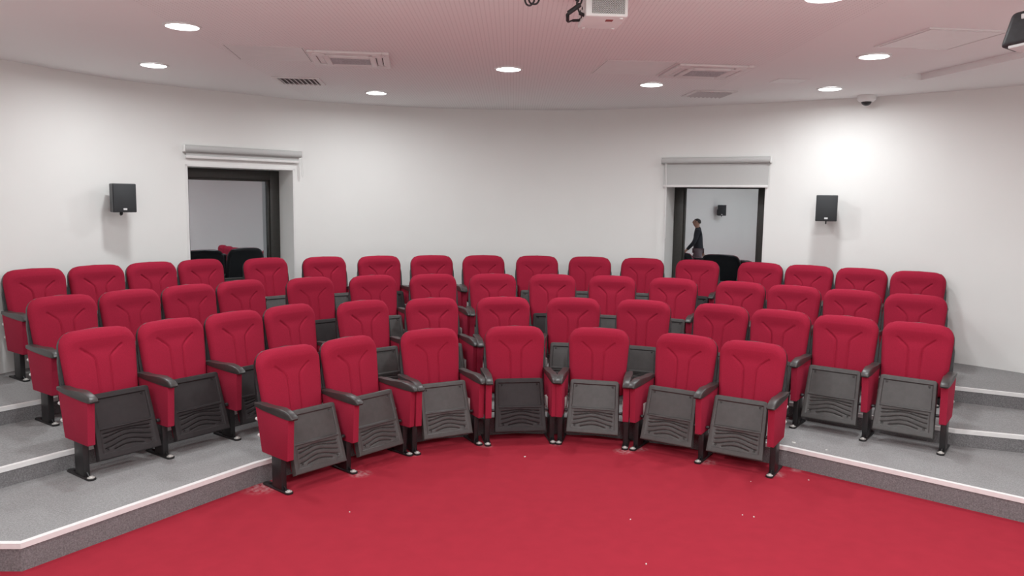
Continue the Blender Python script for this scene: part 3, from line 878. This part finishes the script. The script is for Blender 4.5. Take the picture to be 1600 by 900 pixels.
def cable(label, pts, r=.005, plugs=()):
    t_ = link('cable', None); t_.location = pts[0]; tag(t_, label, 'cable', 'black cables at the projector')
    o0 = Vector(pts[0])
    bm = bmesh.new(); bm_tube(bm, [Vector(p) - o0 for p in pts], r, 8, 8); link('cord', to_mesh(bm, 'cord', M_cable, 60), t_)
    for a, b, rr in plugs:
        bm = bmesh.new(); bm_tube(bm, [Vector(a) - o0, Vector(b) - o0], rr, 10, 0); link('plug', to_mesh(bm, 'plug', M_cable, 40), t_)
    return t_


def pj(x, y, z): return tuple(Matrix.Translation((PX, PY, PZ0)) @ Matrix.Rotation(PRZ, 4, 'Z') @ Vector((x, y, z)))


cable('black power cable with thick plugs looping left of the projector',
      [pj(-.02, .02, ZC - PZ0 - .003), pj(-.015, .02, .13), pj(-.03, .025, .062), pj(-.096, .03, .015), pj(-.094, .04, .002), pj(-.086, .10, -.006), pj(-.07, .18, .006), pj(-.04, .232, .026), pj(.002, .24, .03)],
      .0050, [(pj(-.028, .025, .064), pj(-.092, .03, .018), .013), (pj(-.0945, .035, .006), pj(-.087, .09, -.006), .010), (pj(-.040, .232, .026), pj(-.001, .24, .03), .008)])
cable('thin black video cable curving down into the side of the projector',
      [pj(-.055, .03, ZC - PZ0 - .003), pj(-.035, .02, .13), pj(-.045, .03, .075), pj(-.038, .035, .045), pj(-.022, .05, .022), pj(.002, .06, .017)],
      .0050, [(pj(-.026, .048, .024), pj(-.001, .06, .017), .010), (pj(-.034, .02, .12), pj(-.045, .03, .080), .011)])
cable('black cable coiled in small loops under the ceiling left of the projector',
      [(.055, 4.18, ZC - .004), (.045, 4.19, 3.13), (.052, 4.20, 3.085), (.075, 4.20, 3.075), (.095, 4.20, 3.10), (.085, 4.205, 3.135), (.066, 4.21, 3.12), (.075, 4.21, 3.09), (.105, 4.21, 3.085), (.122, 4.21, 3.11), (.115, 4.215, 3.15), (.095, 4.22, ZC - .004)], .005)

# ------------------------------------------------------------ black unit at the top right
t = thing('ceiling_speaker', 'black rounded box unit hanging from the ceiling at the top right edge', 'speaker', (2.75, 4.20, 3.0))
MT = Matrix.Rotation(-.9, 4, 'Z') @ Matrix.Rotation(math.radians(-6), 4, 'Y')
bm = bmesh.new(); bm_prism(bm, [(-.155, -.085), (.20, -.085), (.20, .085), (-.09, .085)], 'y', -.10, .10, 0, 1, MT); bmesh.ops.bevel(bm, geom=bm.edges[:], offset=.024, segments=4, affect='EDGES', profile=.5); link('cabinet', to_mesh(bm, 'cabinet', M_spkbox, 50), t)
bm = bmesh.new(); bm_box(bm, -.115, .18, -.090, .085, -.096, -.080, .004, 2, MT); link('base_panel', to_mesh(bm, 'base_panel', M_slotgrey, 40), t)['label'] = 'pale grey underside panel'
bm = bmesh.new(); bm_box(bm, -.045, .08, -.104, -.094, .040, .066, .004, 2, MT); link('bezel', to_mesh(bm, 'bezel', M_badge, 40), t)['label'] = 'pale glossy strip'
bm = bmesh.new(); bm_lathe(bm, [(.02, .07), (.02, ZC - 3.0 - .005)], 20); bm_lathe(bm, [(.06, ZC - 3.0 - .012), (.06, ZC - 3.0)], 28); link('ceiling_mount', to_mesh(bm, 'ceiling_mount', M_leg, 40), t)

# ------------------------------------------------------------ scraps on the carpet
random.seed(11)


def scrap(x, y, z, s, label, group=None, rz=None):
    bm = bmesh.new(); n = 6
    pts = [(s * (0.6 + .5 * random.random()) * math.cos(2 * math.pi * k / n), .6 * s * (.6 + .5 * random.random()) * math.sin(2 * math.pi * k / n)) for k in range(n)]
    bm_prism(bm, pts, 'z', 0, .003 + s * .15)
    o = link('paper_scrap', to_mesh(bm, 'paper_scrap', M_paper)); o.location = (x, y, z); o.rotation_euler = (0, 0, rz if rz is not None else random.random() * 6)
    tag(o, label, 'litter', group)


for x, y, s, lab in [(.123, 6.06, .012, 'white crumb on the red carpet before the middle front chair'), (.79, 4.22, .008, 'white crumb nearest the bottom edge on the red carpet'),
                     (1.553, 4.943, .007, 'left one of two close white crumbs on the right of the red carpet'), (1.62, 4.914, .009, 'right one of two close white crumbs on the right of the red carpet'),
                     (.793, 4.844, .006, 'lone faint white crumb in the middle of the red carpet'), (2.25, 5.62, .006, 'white crumb near the right step edge on the red carpet'),
                     (1.80, 5.57, .005, 'tiny white crumb before the right end front chair'), (-1.05, 4.9, .006, 'lone white crumb on the left of the red carpet')]:
    scrap(x, y, 0, s, lab, 'white crumbs on the red carpet')
scrap(2.279, 6.036, H[1], .020, 'small white paper scrap on the lowest grey step behind the right end front chair', None, -.5)
scrap(2.47, 5.86, H[1], .010, 'smaller white scrap near the nosing of the lowest grey step', None, 0)

# ------------------------------------------------------------ person by the side wall, seen mirrored in the right window
PER = (-4.13, 2.60)
root = thing('person', 'person in dark top and grey trousers walking, mirrored in the right window', 'person', (PER[0], PER[1], 0), -2.276)   # walks away from the front wall, towards the side wall


def skin(name, verts, edges, radii, material, parent, root_i=0, sub=2):
    me = bpy.data.meshes.new(name); me.from_pydata([Vector(v) for v in verts], edges, []); me.materials.append(material)
    o = link(name, me, parent)
    md = o.modifiers.new('skin', 'SKIN'); md.use_smooth_shade = True
    sv = me.skin_vertices[0].data
    for i, r in enumerate(radii):
        sv[i].radius = r if isinstance(r, tuple) else (r, r); sv[i].use_root = (i == root_i)
    s = o.modifiers.new('sub', 'SUBSURF'); s.levels = sub; s.render_levels = sub
    return o


def chain(V, E, Rr, start, pts, rad):
    prev = start
    for p, r in zip(pts, rad):
        V.append(p); Rr.append(r); E.append((prev, len(V) - 1)); prev = len(V) - 1
    return prev


# body (forward -Y): one continuous skinned figure, mid-stride
V = [(0, 0, .92)]; E = []; Rr = [(.112, .082)]
ch_ = chain(V, E, Rr, 0, [(0, -.005, 1.06), (0, -.02, 1.22), (0, -.02, 1.36)], [(.108, .080), (.135, .092), (.115, .080)])
nk = chain(V, E, Rr, ch_, [(0, -.03, 1.43), (0, -.05, 1.49)], [.060, .058])
chain(V, E, Rr, nk, [(0, -.065, 1.535), (0, -.075, 1.60), (0, -.07, 1.655)], [(.078, .094), (.086, .106), (.066, .078)])
HANDS = []
for s, swing in ((-1, .24), (1, -.16)):
    el = (s * .235, -.02 - swing * .35, 1.09); wr = (s * .235, -.06 - swing * 1.05, .86); kn = (s * .24, -.07 - swing * 1.22, .79)
    a = chain(V, E, Rr, ch_, [(s * .165, -.02, 1.365), el, wr, kn], [.056, .042, .028, (.036, .020)])
    for k, (dx, L) in enumerate(((-.026, .062), (-.009, .072), (.009, .068), (.026, .054))):   # four fingers, curled
        chain(V, E, Rr, a, [(kn[0] + s * .004, kn[1] + dx, kn[2] - .028), (kn[0] + s * .002, kn[1] + dx, kn[2] - .028 - L * .55), (kn[0] - s * .014, kn[1] + dx, kn[2] - .028 - L)], [.0095, .009, .008])
    chain(V, E, Rr, a - 1, [(kn[0] - s * .018, kn[1] - .036, kn[2] + .012), (kn[0] - s * .024, kn[1] - .048, kn[2] - .022)], [.011, .009])   # thumb
for s, sw in ((-1, -.16), (1, .20)):
    chain(V, E, Rr, 0, [(s * .095, 0, .86), (s * .10, -.05 - sw * .55, .49), (s * .10, .0 - sw * 1.15 + (.05 if sw < 0 else 0), .09), (s * .105, -.13 - sw * 1.15, .035)], [.092, .06, .042, .034])
skin('body', V, E, Rr, M_skin, root)
V = [(0, -.005, .80)]; E = []; Rr = [(.172, .138)]
c2 = chain(V, E, Rr, 0, [(0, -.005, .93), (0, -.008, 1.06), (0, -.02, 1.22), (0, -.02, 1.36)], [(.168, .132), (.160, .125), (.166, .125), (.138, .104)])
chain(V, E, Rr, c2, [(0, -.030, 1.44), (0, -.040, 1.475)], [.074, .066])
for s, swing in ((-1, .24), (1, -.16)):
    chain(V, E, Rr, c2, [(s * .168, -.02, 1.365), (s * .235, -.02 - swing * .35, 1.09), (s * .235, -.055 - swing * .95, .89)], [.07, .056, .042])
skin('jacket', V, E, Rr, M_jacket, root)
V = [(0, 0, .98)]; E = []; Rr = [(.148, .116)]
for s, sw in ((-1, -.16), (1, .20)):
    chain(V, E, Rr, 0, [(s * .098, 0, .84), (s * .10, -.05 - sw * .55, .49), (s * .10, .0 - sw * 1.13 + (.05 if sw < 0 else 0), .10)], [.104, .075, .062])
skin('trousers', V, E, Rr, M_trouser, root)
for s, sw in ((-1, -.16), (1, .20)):
    y0 = .0 - sw * 1.15 + (.05 if sw < 0 else 0)
    bm = bmesh.new(); bm_box(bm, s * .105 - .045, s * .105 + .045, y0 - .20, y0 + .07, 0.0, .085, .035, 4)
    link('shoe', to_mesh(bm, 'shoe', M_shoe, 60), root)
# hair cap and face
bm = bmesh.new(); bmesh.ops.create_uvsphere(bm, u_segments=28, v_segments=18, radius=1)
for v in list(bm.verts):
    if v.co.z < -.25 and v.co.y < .35 or v.co.z < -.6 or (v.co.y < -.55 and v.co.z < .45): bm.verts.remove(v)
bmesh.ops.transform(bm, matrix=Matrix.Translation((0, -.052, 1.600)) @ Matrix.Diagonal((.080, .096, .086, 1)), verts=bm.verts)
link('hair', to_mesh(bm, 'hair', M_hair, 60), root)
bm = bmesh.new()
bm_prism(bm, [(-.155, 1.615), (-.182, 1.580), (-.155, 1.574)], 'x', -.013, .013, .004, 2)
link('nose', to_mesh(bm, 'nose', M_skin, 60), root)
for s in (-1, 1):
    bm = bmesh.new(); bmesh.ops.create_uvsphere(bm, u_segments=14, v_segments=10, radius=1)
    bmesh.ops.transform(bm, matrix=Matrix.Translation((s * .079, -.062, 1.595)) @ Matrix.Diagonal((.012, .02, .032, 1)), verts=bm.verts)
    link('ear', to_mesh(bm, 'ear', M_skin, 60), root)
    bm = bmesh.new(); bmesh.ops.create_uvsphere(bm, u_segments=12, v_segments=8, radius=.011, matrix=Matrix.Translation((s * .030, -.152, 1.612)))
    link('eye', to_mesh(bm, 'eye', M_shell, 60), root)
bm = bmesh.new(); bm_box(bm, -.024, .024, -.158, -.145, 1.549, 1.559, .004, 2)
link('mouth', to_mesh(bm, 'mouth', M_redbtn, 60), root)
